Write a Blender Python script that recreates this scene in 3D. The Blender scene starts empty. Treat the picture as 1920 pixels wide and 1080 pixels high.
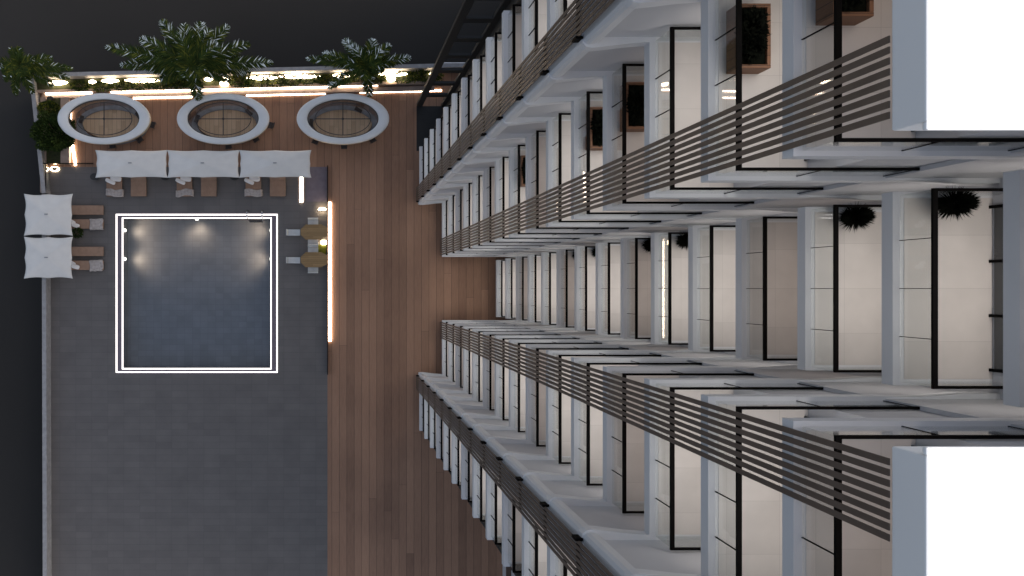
import bpy, math, random
from mathutils import Vector, Matrix, noise
R = math.radians
random.seed(7)
S = bpy.context.scene
COL = S.collection
H = 60.0          # camera height above the deck
G = 24.0          # plan units (survey pixels) per metre
CX, CY = 622.0, 541.0
FL = 3.2          # storey height
ZR0 = 46.86       # handrail height of the topmost balcony
NLEV = 15
ROOF = 49.02

def gp(gx, gy, z=0.0): return (gx / G, gy / G, z)
def px(x, y, z=0.0):
    t = (H - z) / H
    return ((x - CX) * t / G, (CY - y) * t / G, z)

# ------------------------------------------------------------ materials
MATS = {}
def mat(name, col, rough=0.6, metal=0.0, var=0.12, nscale=3.0, bump=0.0, bscale=40.0, spec=0.5, coat=0.0, trans=0.0):
    m = bpy.data.materials.new(name); m.use_nodes = True; MATS[name] = m
    nt = m.node_tree; b = nt.nodes['Principled BSDF']
    b.inputs['Roughness'].default_value = rough
    b.inputs['Metallic'].default_value = metal
    b.inputs['Specular IOR Level'].default_value = spec
    tc = nt.nodes.new('ShaderNodeTexCoord')
    n = nt.nodes.new('ShaderNodeTexNoise'); n.inputs['Scale'].default_value = nscale; n.inputs['Detail'].default_value = 6
    nt.links.new(tc.outputs['Object'], n.inputs['Vector'])
    r = nt.nodes.new('ShaderNodeMapRange'); r.inputs['From Min'].default_value = .3; r.inputs['From Max'].default_value = .7
    r.inputs['To Min'].default_value = 1 - var; r.inputs['To Max'].default_value = 1 + var
    nt.links.new(n.outputs['Fac'], r.inputs['Value'])
    v = nt.nodes.new('ShaderNodeVectorMath'); v.operation = 'SCALE'; v.inputs[0].default_value = col
    nt.links.new(r.outputs[0], v.inputs['Scale'])
    nt.links.new(v.outputs[0], b.inputs['Base Color'])
    if bump:
        n2 = nt.nodes.new('ShaderNodeTexNoise'); n2.inputs['Scale'].default_value = bscale; n2.inputs['Detail'].default_value = 4
        nt.links.new(tc.outputs['Object'], n2.inputs['Vector'])
        bp = nt.nodes.new('ShaderNodeBump'); bp.inputs['Strength'].default_value = bump; bp.inputs['Distance'].default_value = .02
        nt.links.new(n2.outputs['Fac'], bp.inputs['Height']); nt.links.new(bp.outputs[0], b.inputs['Normal'])
    return m
def emit(name, col, s):
    m = bpy.data.materials.new(name); m.use_nodes = True; MATS[name] = m
    nt = m.node_tree; b = nt.nodes['Principled BSDF']
    b.inputs['Base Color'].default_value = (.8, .8, .8, 1)
    b.inputs['Emission Color'].default_value = (*col, 1); b.inputs['Emission Strength'].default_value = s
    return m
def math_node(nt, op, a, b=None):
    n = nt.nodes.new('ShaderNodeMath'); n.operation = op
    for i, q in enumerate((a, b)):
        if q is None: continue
        if isinstance(q, (int, float)): n.inputs[i].default_value = q
        else: nt.links.new(q, n.inputs[i])
    return n.outputs[0]
def planks(name, c1, c2, w, length=3.6, axis=0, rough=.55, groove=.02):
    """boards of width w; joints are real dark gaps of the board pattern"""
    m = bpy.data.materials.new(name); m.use_nodes = True; MATS[name] = m
    nt = m.node_tree; b = nt.nodes['Principled BSDF']; L = nt.links
    tc = nt.nodes.new('ShaderNodeTexCoord'); sp = nt.nodes.new('ShaderNodeSeparateXYZ'); L.new(tc.outputs['Object'], sp.inputs[0])
    u, v = (sp.outputs[0], sp.outputs[1]) if axis == 0 else (sp.outputs[1], sp.outputs[0])
    q = math_node(nt, 'DIVIDE', u, w); fl = math_node(nt, 'FLOOR', q); fr = math_node(nt, 'FRACT', q)
    wn0 = nt.nodes.new('ShaderNodeTexWhiteNoise'); wn0.noise_dimensions = '1D'; L.new(fl, wn0.inputs['W'])
    off = math_node(nt, 'MULTIPLY', wn0.outputs['Value'], length)
    vv = math_node(nt, 'DIVIDE', math_node(nt, 'ADD', v, off), length)
    fl2 = math_node(nt, 'FLOOR', vv); fr2 = math_node(nt, 'FRACT', vv)
    cb = nt.nodes.new('ShaderNodeCombineXYZ'); L.new(fl, cb.inputs[0]); L.new(fl2, cb.inputs[1])
    wn = nt.nodes.new('ShaderNodeTexWhiteNoise'); wn.noise_dimensions = '2D'; L.new(cb.outputs[0], wn.inputs['Vector'])
    mp = nt.nodes.new('ShaderNodeMapping'); L.new(tc.outputs['Object'], mp.inputs[0])
    mp.inputs['Scale'].default_value = (14, 1.2, 4) if axis == 0 else (1.2, 14, 4)
    n = nt.nodes.new('ShaderNodeTexNoise'); n.inputs['Scale'].default_value = 1.0; n.inputs['Detail'].default_value = 5; L.new(mp.outputs[0], n.inputs['Vector'])
    big = nt.nodes.new('ShaderNodeTexNoise'); big.inputs['Scale'].default_value = .18; L.new(tc.outputs['Object'], big.inputs['Vector'])
    f = math_node(nt, 'ADD', math_node(nt, 'MULTIPLY', wn.outputs['Value'], .5), math_node(nt, 'MULTIPLY', n.outputs['Fac'], .6))
    f = math_node(nt, 'ADD', f, math_node(nt, 'MULTIPLY', math_node(nt, 'SUBTRACT', big.outputs['Fac'], .5), .8))
    mx = nt.nodes.new('ShaderNodeMix'); mx.data_type = 'RGBA'; L.new(f, mx.inputs['Factor'])
    mx.inputs['A'].default_value = (*c1, 1); mx.inputs['B'].default_value = (*c2, 1)
    g1 = math_node(nt, 'LESS_THAN', fr, groove / w); g2 = math_node(nt, 'LESS_THAN', fr2, groove * .6 / length)
    g = math_node(nt, 'MAXIMUM', g1, g2)
    mg = nt.nodes.new('ShaderNodeMix'); mg.data_type = 'RGBA'; L.new(math_node(nt, 'MULTIPLY', g, .88), mg.inputs['Factor'])
    L.new(mx.outputs['Result'], mg.inputs['A']); mg.inputs['B'].default_value = (.012, .009, .008, 1)
    L.new(mg.outputs['Result'], b.inputs['Base Color']); b.inputs['Roughness'].default_value = rough
    b.inputs['Specular IOR Level'].default_value = .35
    bp = nt.nodes.new('ShaderNodeBump'); bp.inputs['Strength'].default_value = .4; bp.inputs['Distance'].default_value = .01
    L.new(math_node(nt, 'SUBTRACT', n.outputs['Fac'], g), bp.inputs['Height']); L.new(bp.outputs[0], b.inputs['Normal'])
    return m
def glassy(name, tint, transp=.8, rough=.02):
    m = bpy.data.materials.new(name); m.use_nodes = True; MATS[name] = m
    nt = m.node_tree; nt.nodes.remove(nt.nodes['Principled BSDF']); out = nt.nodes['Material Output']; L = nt.links
    tr = nt.nodes.new('ShaderNodeBsdfTransparent'); tr.inputs[0].default_value = (*tint, 1)
    gl = nt.nodes.new('ShaderNodeBsdfGlossy'); gl.inputs['Roughness'].default_value = rough; gl.inputs[0].default_value = (.9, .9, .9, 1)
    fr = nt.nodes.new('ShaderNodeLayerWeight'); fr.inputs[0].default_value = .5
    f = math_node(nt, 'MINIMUM', math_node(nt, 'ADD', math_node(nt, 'MULTIPLY', math_node(nt, 'POWER', fr.outputs['Facing'], 5.0), .9), 1 - transp), 1.0)
    mx = nt.nodes.new('ShaderNodeMixShader'); L.new(f, mx.inputs[0]); L.new(tr.outputs[0], mx.inputs[1]); L.new(gl.outputs[0], mx.inputs[2])
    L.new(mx.outputs[0], out.inputs[0]); return m

mat('dark_ground', (.0375, .0355, .0335), .95, var=.1, nscale=.05, spec=.1)
planks('deck_wood', (.17, .09, .056), (.385, .218, .135), 14 / G, 30)
planks('table_wood', (.20, .12, .05), (.34, .22, .10), .16, 3, axis=1, groove=.008)
planks('pale_wood', (.42, .28, .17), (.68, .49, .32), .34, 2.2, axis=0, groove=.012)
planks('planter_wood', (.11, .05, .025), (.22, .105, .055), .22, 2, axis=1, groove=.012)
def tiles(name, base, line, sx, sy, w=.02, rough=.5):
    m = bpy.data.materials.new(name); m.use_nodes = True; MATS[name] = m
    nt = m.node_tree; b = nt.nodes['Principled BSDF']; L = nt.links
    tc = nt.nodes.new('ShaderNodeTexCoord'); sp = nt.nodes.new('ShaderNodeSeparateXYZ'); L.new(tc.outputs['Object'], sp.inputs[0])
    qx = math_node(nt, 'DIVIDE', sp.outputs[0], sx); qy = math_node(nt, 'DIVIDE', sp.outputs[1], sy)
    g = math_node(nt, 'MAXIMUM', math_node(nt, 'LESS_THAN', math_node(nt, 'FRACT', qx), w / sx), math_node(nt, 'LESS_THAN', math_node(nt, 'FRACT', qy), w / sy))
    cb = nt.nodes.new('ShaderNodeCombineXYZ'); L.new(math_node(nt, 'FLOOR', qx), cb.inputs[0]); L.new(math_node(nt, 'FLOOR', qy), cb.inputs[1])
    wn = nt.nodes.new('ShaderNodeTexWhiteNoise'); wn.noise_dimensions = '2D'; L.new(cb.outputs[0], wn.inputs['Vector'])
    n = nt.nodes.new('ShaderNodeTexNoise'); n.inputs['Scale'].default_value = .7; n.inputs['Detail'].default_value = 8; L.new(tc.outputs['Object'], n.inputs['Vector'])
    f = math_node(nt, 'ADD', .72, math_node(nt, 'ADD', math_node(nt, 'MULTIPLY', wn.outputs['Value'], .12), math_node(nt, 'MULTIPLY', n.outputs['Fac'], .45)))
    v = nt.nodes.new('ShaderNodeVectorMath'); v.operation = 'SCALE'; v.inputs[0].default_value = base; L.new(f, v.inputs['Scale'])
    mg = nt.nodes.new('ShaderNodeMix'); mg.data_type = 'RGBA'; L.new(math_node(nt, 'MULTIPLY', g, .6), mg.inputs['Factor'])
    L.new(v.outputs[0], mg.inputs['A']); mg.inputs['B'].default_value = (*line, 1); L.new(mg.outputs['Result'], b.inputs['Base Color'])
    b.inputs['Roughness'].default_value = rough; return m
tiles('terrace_stone', (.122, .11, .103), (.05, .047, .045), 1.25, .5, .016, .5)
tiles('pool_tile', (.24, .235, .235), (.15, .15, .155), .62, .46, .02, .4)
mat('coping', (.16, .13, .15), .5)
mat('white_paint', (.64, .645, .66), .5, var=.04, nscale=.35, bump=.1, bscale=6)
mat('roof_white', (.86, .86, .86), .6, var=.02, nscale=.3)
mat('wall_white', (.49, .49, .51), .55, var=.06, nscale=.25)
tiles('balcony_floor', (.6, .56, .53), (.42, .39, .37), 1.2, 1.2, .01, .35)
mat('black_metal', (.0035, .003, .003), .6, spec=.04)
mat('slat_brown', (.115, .085, .066), .5, var=.15, nscale=1.2)
mat('black_wall', (.018, .018, .018), .7)
mat('concrete', (.3, .29, .29), .8, var=.15, bump=.2)
mat('beige_stone', (.36, .27, .22), .7, var=.15, nscale=2)
mat('soil', (.03, .035, .012), .95, var=.4, nscale=6, bump=.5)
mat('canvas', (.67, .645, .605), .85, var=.04, nscale=1.5, bump=.15, bscale=3)
mat('canopy_white', (.62, .62, .61), .5, var=.05, nscale=1)
mat('cream', (.5, .42, .3), .6)
mat('grey_seat', (.2, .205, .22), .8, var=.25, nscale=2)
mat('lounger_fabric', (.3, .19, .13), .85, var=.12, nscale=2.5, bump=.2, bscale=30)
mat('dark_frame', (.03, .027, .025), .5)
mat('towel_grey', (.42, .37, .34), .95, var=.22, nscale=5, bump=.5, bscale=25)
mat('pillow_white', (.78, .75, .72), .9, var=.05)
mat('chair_white', (.55, .56, .55), .6, var=.08)
mat('dark_chair', (.03, .022, .02), .6)
mat('chrome', (.6, .6, .6), .2, metal=1)
mat('trunk', (.12, .085, .05), .9, var=.3, nscale=6, bump=.8, bscale=14)
mat('leaf_dark', (.018, .034, .006), .8, spec=.15, var=.4, nscale=2)
mat('leaf_mid', (.036, .055, .01), .8, spec=.15, var=.4, nscale=2)
mat('leaf_olive', (.11, .115, .015), .8, spec=.15, var=.4, nscale=2)
mat('leaf_glint', (.75, .8, .78), .5, var=.3, nscale=3)  # near-white leaflet colour, paints the glints of light on palm fronds
mat('leaf_black', (.005, .006, .004), .9, spec=.05, var=.4, nscale=3)
WARM = (1, .74, .48)
emit('led_warm', (1, .8, .6), 13.0)
emit('led_white', (1, .93, .88), 2.6)
emit('lamp_warm', (1, .78, .52), 18.0)
emit('pool_light', (1, .9, .75), 8.0)
emit('room_bright', (1, .93, .86), 2.1)
emit('room_dim', (1, .84, .72), .95)
mat('room_off', (.6, .6, .6), .5)
glassy('clear_glass', (.93, .945, .945), .96)
glassy('smoke_glass', (.62, .64, .66), .9)
mat('door_glass', (.03, .035, .04), .08, spec=.8, var=.3, nscale=.4)
# pool water
def water():
    m = glassy('water', (.74, .79, .84), .995, .04); nt = m.node_tree
    tc = nt.nodes.new('ShaderNodeTexCoord'); n = nt.nodes.new('ShaderNodeTexNoise'); n.inputs['Scale'].default_value = 1.3; n.inputs['Detail'].default_value = 3
    nt.links.new(tc.outputs['Object'], n.inputs['Vector'])
    bp = nt.nodes.new('ShaderNodeBump'); bp.inputs['Strength'].default_value = .15; bp.inputs['Distance'].default_value = .05
    nt.links.new(n.outputs['Fac'], bp.inputs['Height'])
    for q in nt.nodes:
        if q.type in ('BSDF_GLOSSY', 'LAYER_WEIGHT'): nt.links.new(bp.outputs[0], q.inputs['Normal'])
water()

# ------------------------------------------------------------ object helpers
def wloc(o):
    v = Vector(o.location)
    while o.parent: o = o.parent; v += o.location
    return v
def tag(o, label=None, cat=None, group=None, kind=None):
    if label: o['label'] = label
    if cat: o['category'] = cat
    if group: o['group'] = group
    if kind: o['kind'] = kind
    return o
def thing(name, label, cat, loc=(0, 0, 0), rz=0, group=None):
    o = bpy.data.objects.new(name, None); COL.objects.link(o); o.location = loc; o.rotation_euler = (0, 0, rz)
    o.empty_display_size = .2
    return tag(o, label, cat, group)
class MB:
    def __init__(s): s.v = []; s.f = []; s.m = []; s.sm = []
    def face(s, pts, m=0, sm=False):
        i = len(s.v); s.v += [tuple(p) for p in pts]; s.f.append(tuple(range(i, i + len(pts)))); s.m.append(m); s.sm.append(sm)
    def box(s, x0, x1, y0, y1, z0, z1, m=0, M=None):
        c = [(x0, y0, z0), (x1, y0, z0), (x1, y1, z0), (x0, y1, z0), (x0, y0, z1), (x1, y0, z1), (x1, y1, z1), (x0, y1, z1)]
        if M is not None: c = [tuple(M @ Vector(p)) for p in c]
        i = len(s.v); s.v += c
        for q in ((3, 2, 1, 0), (4, 5, 6, 7), (0, 1, 5, 4), (1, 2, 6, 5), (2, 3, 7, 6), (3, 0, 4, 7)):
            s.f.append(tuple(i + k for k in q)); s.m.append(m); s.sm.append(False)
        return s
    def gbox(s, gx0, gx1, gy0, gy1, z0, z1, m=0):
        return s.box(min(gx0, gx1) / G, max(gx0, gx1) / G, min(gy0, gy1) / G, max(gy0, gy1) / G, z0, z1, m)
    def prism(s, poly, z0, z1, m=0, mtop=None):
        n = len(poly); a = sum(poly[i][0] * poly[(i + 1) % n][1] - poly[(i + 1) % n][0] * poly[i][1] for i in range(n))
        if a < 0: poly = poly[::-1]
        i = len(s.v); s.v += [(p[0], p[1], z0) for p in poly] + [(p[0], p[1], z1) for p in poly]
        s.f.append(tuple(i + k for k in range(n - 1, -1, -1))); s.m.append(m); s.sm.append(False)
        s.f.append(tuple(i + n + k for k in range(n))); s.m.append(m if mtop is None else mtop); s.sm.append(False)
        for k in range(n):
            j = (k + 1) % n; s.f.append((i + k, i + j, i + n + j, i + n + k)); s.m.append(m); s.sm.append(False)
        return s
    def ring(s, rings, m=0, closed_u=True, sm=True, capa=False, capb=False):
        """rings: list of equal-length point loops"""
        i = len(s.v); n = len(rings[0])
        for r in rings: s.v += [tuple(p) for p in r]
        for a in range(len(rings) - 1):
            for k in range(n if closed_u else n - 1):
                j = (k + 1) % n; s.f.append((i + a * n + k, i + a * n + j, i + (a + 1) * n + j, i + (a + 1) * n + k)); s.m.append(m); s.sm.append(sm)
        if capa: s.f.append(tuple(i + k for k in range(n - 1, -1, -1))); s.m.append(m); s.sm.append(False)
        if capb: s.f.append(tuple(i + (len(rings) - 1) * n + k for k in range(n))); s.m.append(m); s.sm.append(False)
        return s
    def cyl(s, x, y, z0, z1, r0, r1=None, n=16, m=0, ry=None, ry1=None):
        r1 = r0 if r1 is None else r1; ry = r0 if ry is None else ry; ry1 = (r1 * ry / r0) if ry1 is None else ry1
        A = [(x + r0 * math.cos(2 * math.pi * k / n), y + ry * math.sin(2 * math.pi * k / n), z0) for k in range(n)]
        B = [(x + r1 * math.cos(2 * math.pi * k / n), y + ry1 * math.sin(2 * math.pi * k / n), z1) for k in range(n)]
        return s.ring([A, B], m, capa=True, capb=True)
    def tube(s, pts, r, n=8, m=0):
        pts = [Vector(p) for p in pts]; rs = r if isinstance(r, list) else [r] * len(pts); L = []
        for i, p in enumerate(pts):
            d = (pts[min(i + 1, len(pts) - 1)] - pts[max(i - 1, 0)]).normalized()
            a = d.cross(Vector((0, 0, 1)));
            if a.length < .1: a = d.cross(Vector((1, 0, 0)))
            a.normalize(); b = d.cross(a)
            L.append([p + (a * math.cos(2 * math.pi * k / n) + b * math.sin(2 * math.pi * k / n)) * rs[i] for k in range(n)])
        return s.ring(L, m, capa=True, capb=True)
    def build(s, name, mats, parent=None, world=False, bevel=0, smooth=False):
        me = bpy.data.meshes.new(name); off = wloc(parent) if (parent and world) else Vector((0, 0, 0))
        me.from_pydata([(p[0] - off.x, p[1] - off.y, p[2] - off.z) for p in s.v], [], s.f)
        mats = [mats] if isinstance(mats, str) else mats
        for q in mats: me.materials.append(MATS[q])
        me.polygons.foreach_set('material_index', s.m); me.polygons.foreach_set('use_smooth', [True] * len(s.f) if smooth else s.sm); me.update()
        o = bpy.data.objects.new(name, me); COL.objects.link(o)
        if parent: o.parent = parent
        if bevel:
            b = o.modifiers.new('bevel', 'BEVEL'); b.width = bevel; b.segments = 2; b.limit_method = 'ANGLE'
        return o
def kids(o): return [c for c in bpy.data.objects if c.parent == o]
def copy_tree(o, parent=None):
    c = o.copy(); COL.objects.link(c)
    if parent: c.parent = parent
    for ch in kids(o): copy_tree(ch, c)
    return c
def place(o, loc, rz, label, group=None):
    o.location = loc; o.rotation_euler = (0, 0, rz); o['label'] = label
    if group: o['group'] = group
    return o

# ------------------------------------------------------------ world, sun, camera
SUN_EL, SUN_AZ = 38, 90    # from +X (east)
w = bpy.data.worlds.new('World'); S.world = w; w.use_nodes = True; nt = w.node_tree
sky = nt.nodes.new('ShaderNodeTexSky'); sky.sky_type = 'NISHITA'; sky.sun_disc = False
sky.sun_elevation = R(SUN_EL); sky.sun_rotation = R(SUN_AZ); sky.dust_density = 4; sky.ozone_density = .6; sky.air_density = 1.0
hs = nt.nodes.new('ShaderNodeHueSaturation'); hs.inputs['Saturation'].default_value = .68
nt.links.new(sky.outputs[0], hs.inputs['Color']); nt.links.new(hs.outputs[0], nt.nodes['Background'].inputs[0]); nt.nodes['Background'].inputs[1].default_value = .15
sl = bpy.data.lights.new('sun', 'SUN'); sl.energy = 3.5; sl.angle = R(.5); sl.color = (1, .95, .88)
so = bpy.data.objects.new('sun', sl); COL.objects.link(so); so.location = (60, 0, 90)
so.rotation_euler = Vector((math.cos(R(SUN_EL)), 0, math.sin(R(SUN_EL)))).to_track_quat('Z', 'Y').to_euler()
cam = bpy.data.cameras.new('camera'); co = bpy.data.objects.new('camera', cam); COL.objects.link(co); S.camera = co
co.location = (0, 0, H); cam.sensor_width = 36; cam.lens = 36 * H / (1920 / G); cam.shift_x = (960 - CX) / 1920; cam.shift_y = (CY - 540) / 1920
cam.clip_end = 2000; cam.clip_start = .1
S.view_settings.view_transform = 'Standard'; S.view_settings.look = 'None'; S.view_settings.gamma = 1
S.view_settings.exposure = 0.5
S.cycles.max_bounces = 8; S.cycles.transparent_max_bounces = 24; S.cycles.diffuse_bounces = 4
S.cycles.caustics_reflective = False; S.cycles.caustics_refractive = False; S.cycles.sample_clamp_indirect = 4

# ------------------------------------------------------------ ground and decks
b = MB(); b.face([(-900, -900, -4), (900, -900, -4), (900, 900, -4), (-900, 900, -4)]); tag(b.build('ground', 'dark_ground'), kind='structure')
DW, DN, DS = -552, 414, -640          # podium west, north, south limits (plan units)
PX0, PX1, PY0, PY1 = -392, -114, -150, 132   # pool water
TX0, TX1, TY1 = -531, -8, 228
b = MB(); b.prism([gp(*q)[:2] for q in ((-556, 392), (760, 422), (760, TY1), (-541, TY1))], -.4, 0); b.gbox(TX1, 760, DS, TY1, -.4, 0); b.gbox(-541, TX0, DS, TY1, -.4, 0)
tag(b.build('wood_deck', 'deck_wood'), kind='structure')
b = MB(); c = 10
b.gbox(TX0, PX0 - c, DS, TY1, -.4, -.004); b.gbox(PX1 + c, TX1, DS, TY1, -.4, -.004)
b.gbox(PX0 - c, PX1 + c, PY1 + c, TY1, -.4, -.004); b.gbox(PX0 - c, PX1 + c, DS, PY0 - c, -.4, -.004)
tag(b.build('pool_terrace', 'terrace_stone'), kind='structure')
b = MB(); b.prism([gp(*q)[:2] for q in ((-556, 392), (-550, 386), (-535, TY1), (-541, TY1))], -4.1, -.41); b.prism([gp(*q)[:2] for q in ((-556, 392), (760, 422), (760, 416), (-550, 386))], -4.1, -.415); b.gbox(-541, -535, DS, TY1 - .1, -4.1, -.41)
tag(b.build('podium_base', 'black_wall'), kind='structure')
b = MB(); b.gbox(159, 230, 258, 342, 0, .012); tag(b.build('dark_paving', 'black_wall'), kind='structure')

# pool
pool = thing('swimming_pool', 'rectangular pool with double white light outline set in dark stone terrace', 'pool', gp((PX0 + PX1) / 2, (PY0 + PY1) / 2))
b = MB(); d = 3
b.gbox(PX0 - d, PX1 + d, PY0 - d, PY1 + d, -1.75, -1.5)
b.gbox(PX0 - d, PX0, PY0, PY1, -1.5, -.02); b.gbox(PX1, PX1 + d, PY0, PY1, -1.5, -.02)
b.gbox(PX0 - d, PX1 + d, PY1, PY1 + d, -1.5, -.02); b.gbox(PX0 - d, PX1 + d, PY0 - d, PY0, -1.5, -.02)
b.build('basin', 'pool_tile', pool, True)
def frame_rect(b, x0, x1, y0, y1, wd, z0, z1):
    b.gbox(x0, x1, y1 - wd, y1, z0, z1); b.gbox(x0, x1, y0, y0 + wd, z0, z1)
    b.gbox(x0, x0 + wd, y0 + wd, y1 - wd, z0, z1); b.gbox(x1 - wd, x1, y0 + wd, y1 - wd, z0, z1)
b = MB()
b.gbox(PX0 - c, PX1 + c, PY1 + .8, PY1 + c, -.4, .01); b.gbox(PX0 - c, PX1 + c, PY0 - c, PY0 - .8, -.4, .01)
b.gbox(PX0 - c, PX0 - .8, PY0 - .8, PY1 + .8, -.4, .01); b.gbox(PX1 + .8, PX1 + c, PY0 - .8, PY1 + .8, -.4, .01)
b.build('coping', 'coping', pool, True)
b = MB(); frame_rect(b, PX0 - 12.5, PX1 + 12.5, PY0 - 7.6, PY1 + 7.6, 2.1, -.02, .03); b.build('outer_light_line', 'led_white', pool, True)
b = MB(); frame_rect(b, PX0 - 1.2, PX1 + 1.2, PY0 - 1.2, PY1 + 1.2, 1.9, -.03, .022); b.build('inner_light_line', 'led_white', pool, True)
b = MB(); b.face([gp(PX0, PY0, -.12), gp(PX1, PY0, -.12), gp(PX1, PY1, -.12), gp(PX0, PY1, -.12)])
tag(b.build('water', 'water'), kind='structure')
def pool_lamp(gx, gy, side):
    q = MB(); x, y, z = gp(gx, gy, -.5)
    if side in 'WE': s_ = 1 if side == 'W' else -1; q.box(x - .02, x + .1 if s_ > 0 else x + .02, y - .1, y + .1, z - .1, z + .1) if s_ > 0 else q.box(x - .1, x + .02, y - .1, y + .1, z - .1, z + .1)
    else: q.box(x - .1, x + .1, y - .1, y + .02, z - .1, z + .1)
    o = q.build('pool_lamp', 'pool_light', pool, True)
    l = bpy.data.lights.new('lamp', 'SPOT'); l.energy = 110; l.color = (1, .76, .54); l.shadow_soft_size = .3; l.spot_size = R(140); l.spot_blend = 1
    k = bpy.data.objects.new('pool_lamp_light', l); COL.objects.link(k); k.parent = o
    dx, dy = {'W': (.45, 0), 'E': (-.45, 0), 'N': (0, -.4)}[side]
    wl = Vector(gp(gx, gy, -.35)) + Vector((dx, dy, 0)) - wloc(o); k.location = wl
    k.rotation_euler = (-Vector((dx * 4, dy * 4, -1))).to_track_quat('Z', 'Y').to_euler()
for yy in (431, 485): pool_lamp(PX0, CY - yy, 'W'); pool_lamp(PX1, CY - yy, 'E')
for xx in (367,): pool_lamp(xx - CX, PY1, 'N')
ld = thing('pool_ladder', 'chrome pool ladder with two curved handrails and a dark tread', 'ladder', px(479, 404))
for x in (465, 493):
    X, Y, _ = px(x, 404); q = MB()
    q.tube([(X, Y + .35, 0), (X, Y + .33, .6), (X, Y + .15, .8), (X, Y - .1, .8), (X, Y - .3, .55), (X, Y - .32, -.9)], .055)
    q.build('handrail', 'chrome', ld, True)
for i in range(3):
    q = MB(); X0, Y, _ = px(467, 413); X1 = px(491, 413)[0]; q.box(X0, X1, Y - .12, Y + .06, -.1 - .3 * i, -.06 - .3 * i); q.build('tread', 'dark_frame' if i == 0 else 'chrome', ld, True)

# ------------------------------------------------------------ terrace edges, planters, LED lines
def strip_px(b, x0, y0, x1, y1, wd, z0, z1, m=0, seg=1):
    """wall or strip running between two surveyed points at height z1, wd metres wide"""
    A = Vector(px(x0, y0, z1)[:2]); B = Vector(px(x1, y1, z1)[:2]); d = (B - A).normalized(); n = Vector((-d.y, d.x)) * wd / 2
    b.prism([tuple(A + n), tuple(B + n), tuple(B - n), tuple(A - n)], z0, z1, m); return b
def led(name, label, x0, y0, x1, y1, wd, z0, z1, m='led_warm', group='glowing light strips along the deck edges'):
    return tag(strip_px(MB(), x0, y0, x1, y1, wd, z0, z1).build(name, m, bevel=.01), label, 'light strip', group)
tag(strip_px(MB(), 50, 141, 900, 121, .3, -.4, 1.2).build('parapet_wall', 'concrete'), 'long low grey parapet wall along the far edge of the deck behind the palms', 'wall')
tag(strip_px(MB(), 59, 145, 82, 362, .32, -.4, 1.0).build('parapet_wall', 'concrete'), 'pale parapet wall along the left edge of the deck below the leftmost palm', 'wall')
tag(strip_px(MB(), 82, 364, 84, 1100, .32, -.4, 1.0).build('parapet_wall', 'concrete'), 'parapet wall running behind the left column of parasols', 'wall')
bed = thing('planter_bed', 'long raised planting bed behind the round canopies with lit steps', 'planter', px(450, 165))
strip_px(MB(), 68, 160, 812, 144, .85, 0, .5).build('soil', 'soil', bed, True)
strip_px(MB(), 68, 171, 815, 153.5, .2, 0, .62).build('front_wall', 'beige_stone', bed, True)
strip_px(MB(), 78, 181, 815, 165, .34, 0, .28).build('step', 'beige_stone', bed, True)
led('light_strip', 'thin warm light strip on the planter step above the leftmost round canopy', 85, 175.2, 172, 173.2, .15, .3, .4)
led('light_strip', 'broken warm light strip on the planter front behind the left and middle canopies', 208, 172.4, 400, 168, .13, .3, .4)
led('light_strip', 'warm light strip on the planter front between the big palm and the right palm', 400, 168, 625, 162, .13, .3, .4)
led('light_strip', 'short light strip on the planter front just right of the right palm', 632, 161.8, 708, 159.8, .11, .3, .4)
led('light_strip', 'warm floor light strip at the foot of the planter left of the middle canopy', 250, 184, 360, 181.5, .12, .0, .06)
led('light_strip', 'warm floor light strip at the planter foot between middle and right canopies', 462, 178.8, 610, 175, .12, .0, .06)
led('light_strip', 'long warm floor light strip from the right canopy to the dark steel frame', 675, 173, 828, 169.3, .13, .0, .06)
lights = [(92, 127, 155), (166, 180, 153.5), (190, 224, 152), (232, 300, 151), (383, 399, 148.5), (413, 431, 147.5), (462, 520, 145.6), (522, 600, 143.2), (624, 660, 141.5), (664, 670, 141), (709, 764, 138.6), (803, 809, 137)]
names = ['behind the leftmost palm', 'small, left of the three low lights', 'second along, thin', 'long and bright, left of the big palm', 'small, under the big palm', 'tiny, right of the big palm trunk', 'thin one right of the big palm', 'long bright one between the two right palms', 'lens shaped, left of the right palm', 'tiny dot under the right palm', 'long one right of the right palm', 'last one beside the dark steel frame']
for (x0, x1, y), nm in zip(lights, names):
    q = MB(); X0, Y, Z = px(x0, y, .75); X1 = px(x1, y, .75)[0]; n = 10; L = []
    for i in range(n + 1):
        u = i / n; r = .03 + .15 * math.sin(math.pi * u) ** .7 * min(1, (x1 - x0) / 30 + .35)
        L.append([(X0 + (X1 - X0) * u, Y + r * math.cos(a * math.pi / 4), Z + r * .6 * math.sin(a * math.pi / 4)) for a in range(8)])
    q.ring(L, capa=True, capb=True)
    tag(q.build('planter_light', 'lamp_warm'), 'glowing light in the planting bed, ' + nm, 'light', 'lights glowing along the planting bed')
for x, y, nm in ((421, 157, 'middle'), (733, 148, 'right')):
    X, Y, Z = px(x, y, .62); g_ = thing('globe_lamp', 'round warm globe lamp among the ' + nm + ' planting', 'lamp', (X, Y, .4), 0, 'globe lamps in the planting bed')
    MB().cyl(0, 0, 0, .12, .1, n=12).build('base', 'dark_frame', g_)
    q = MB(); q.ring([[(.36 * math.sin(math.pi * (i + .2) / 8.4) * math.cos(a * math.pi / 8), .22 * math.sin(math.pi * (i + .2) / 8.4) * math.sin(a * math.pi / 8), .28 - .2 * math.cos(math.pi * (i + .2) / 8.4)) for a in range(16)] for i in range(9)], capa=True, capb=True)
    q.build('globe', 'lamp_warm', g_)
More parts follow.
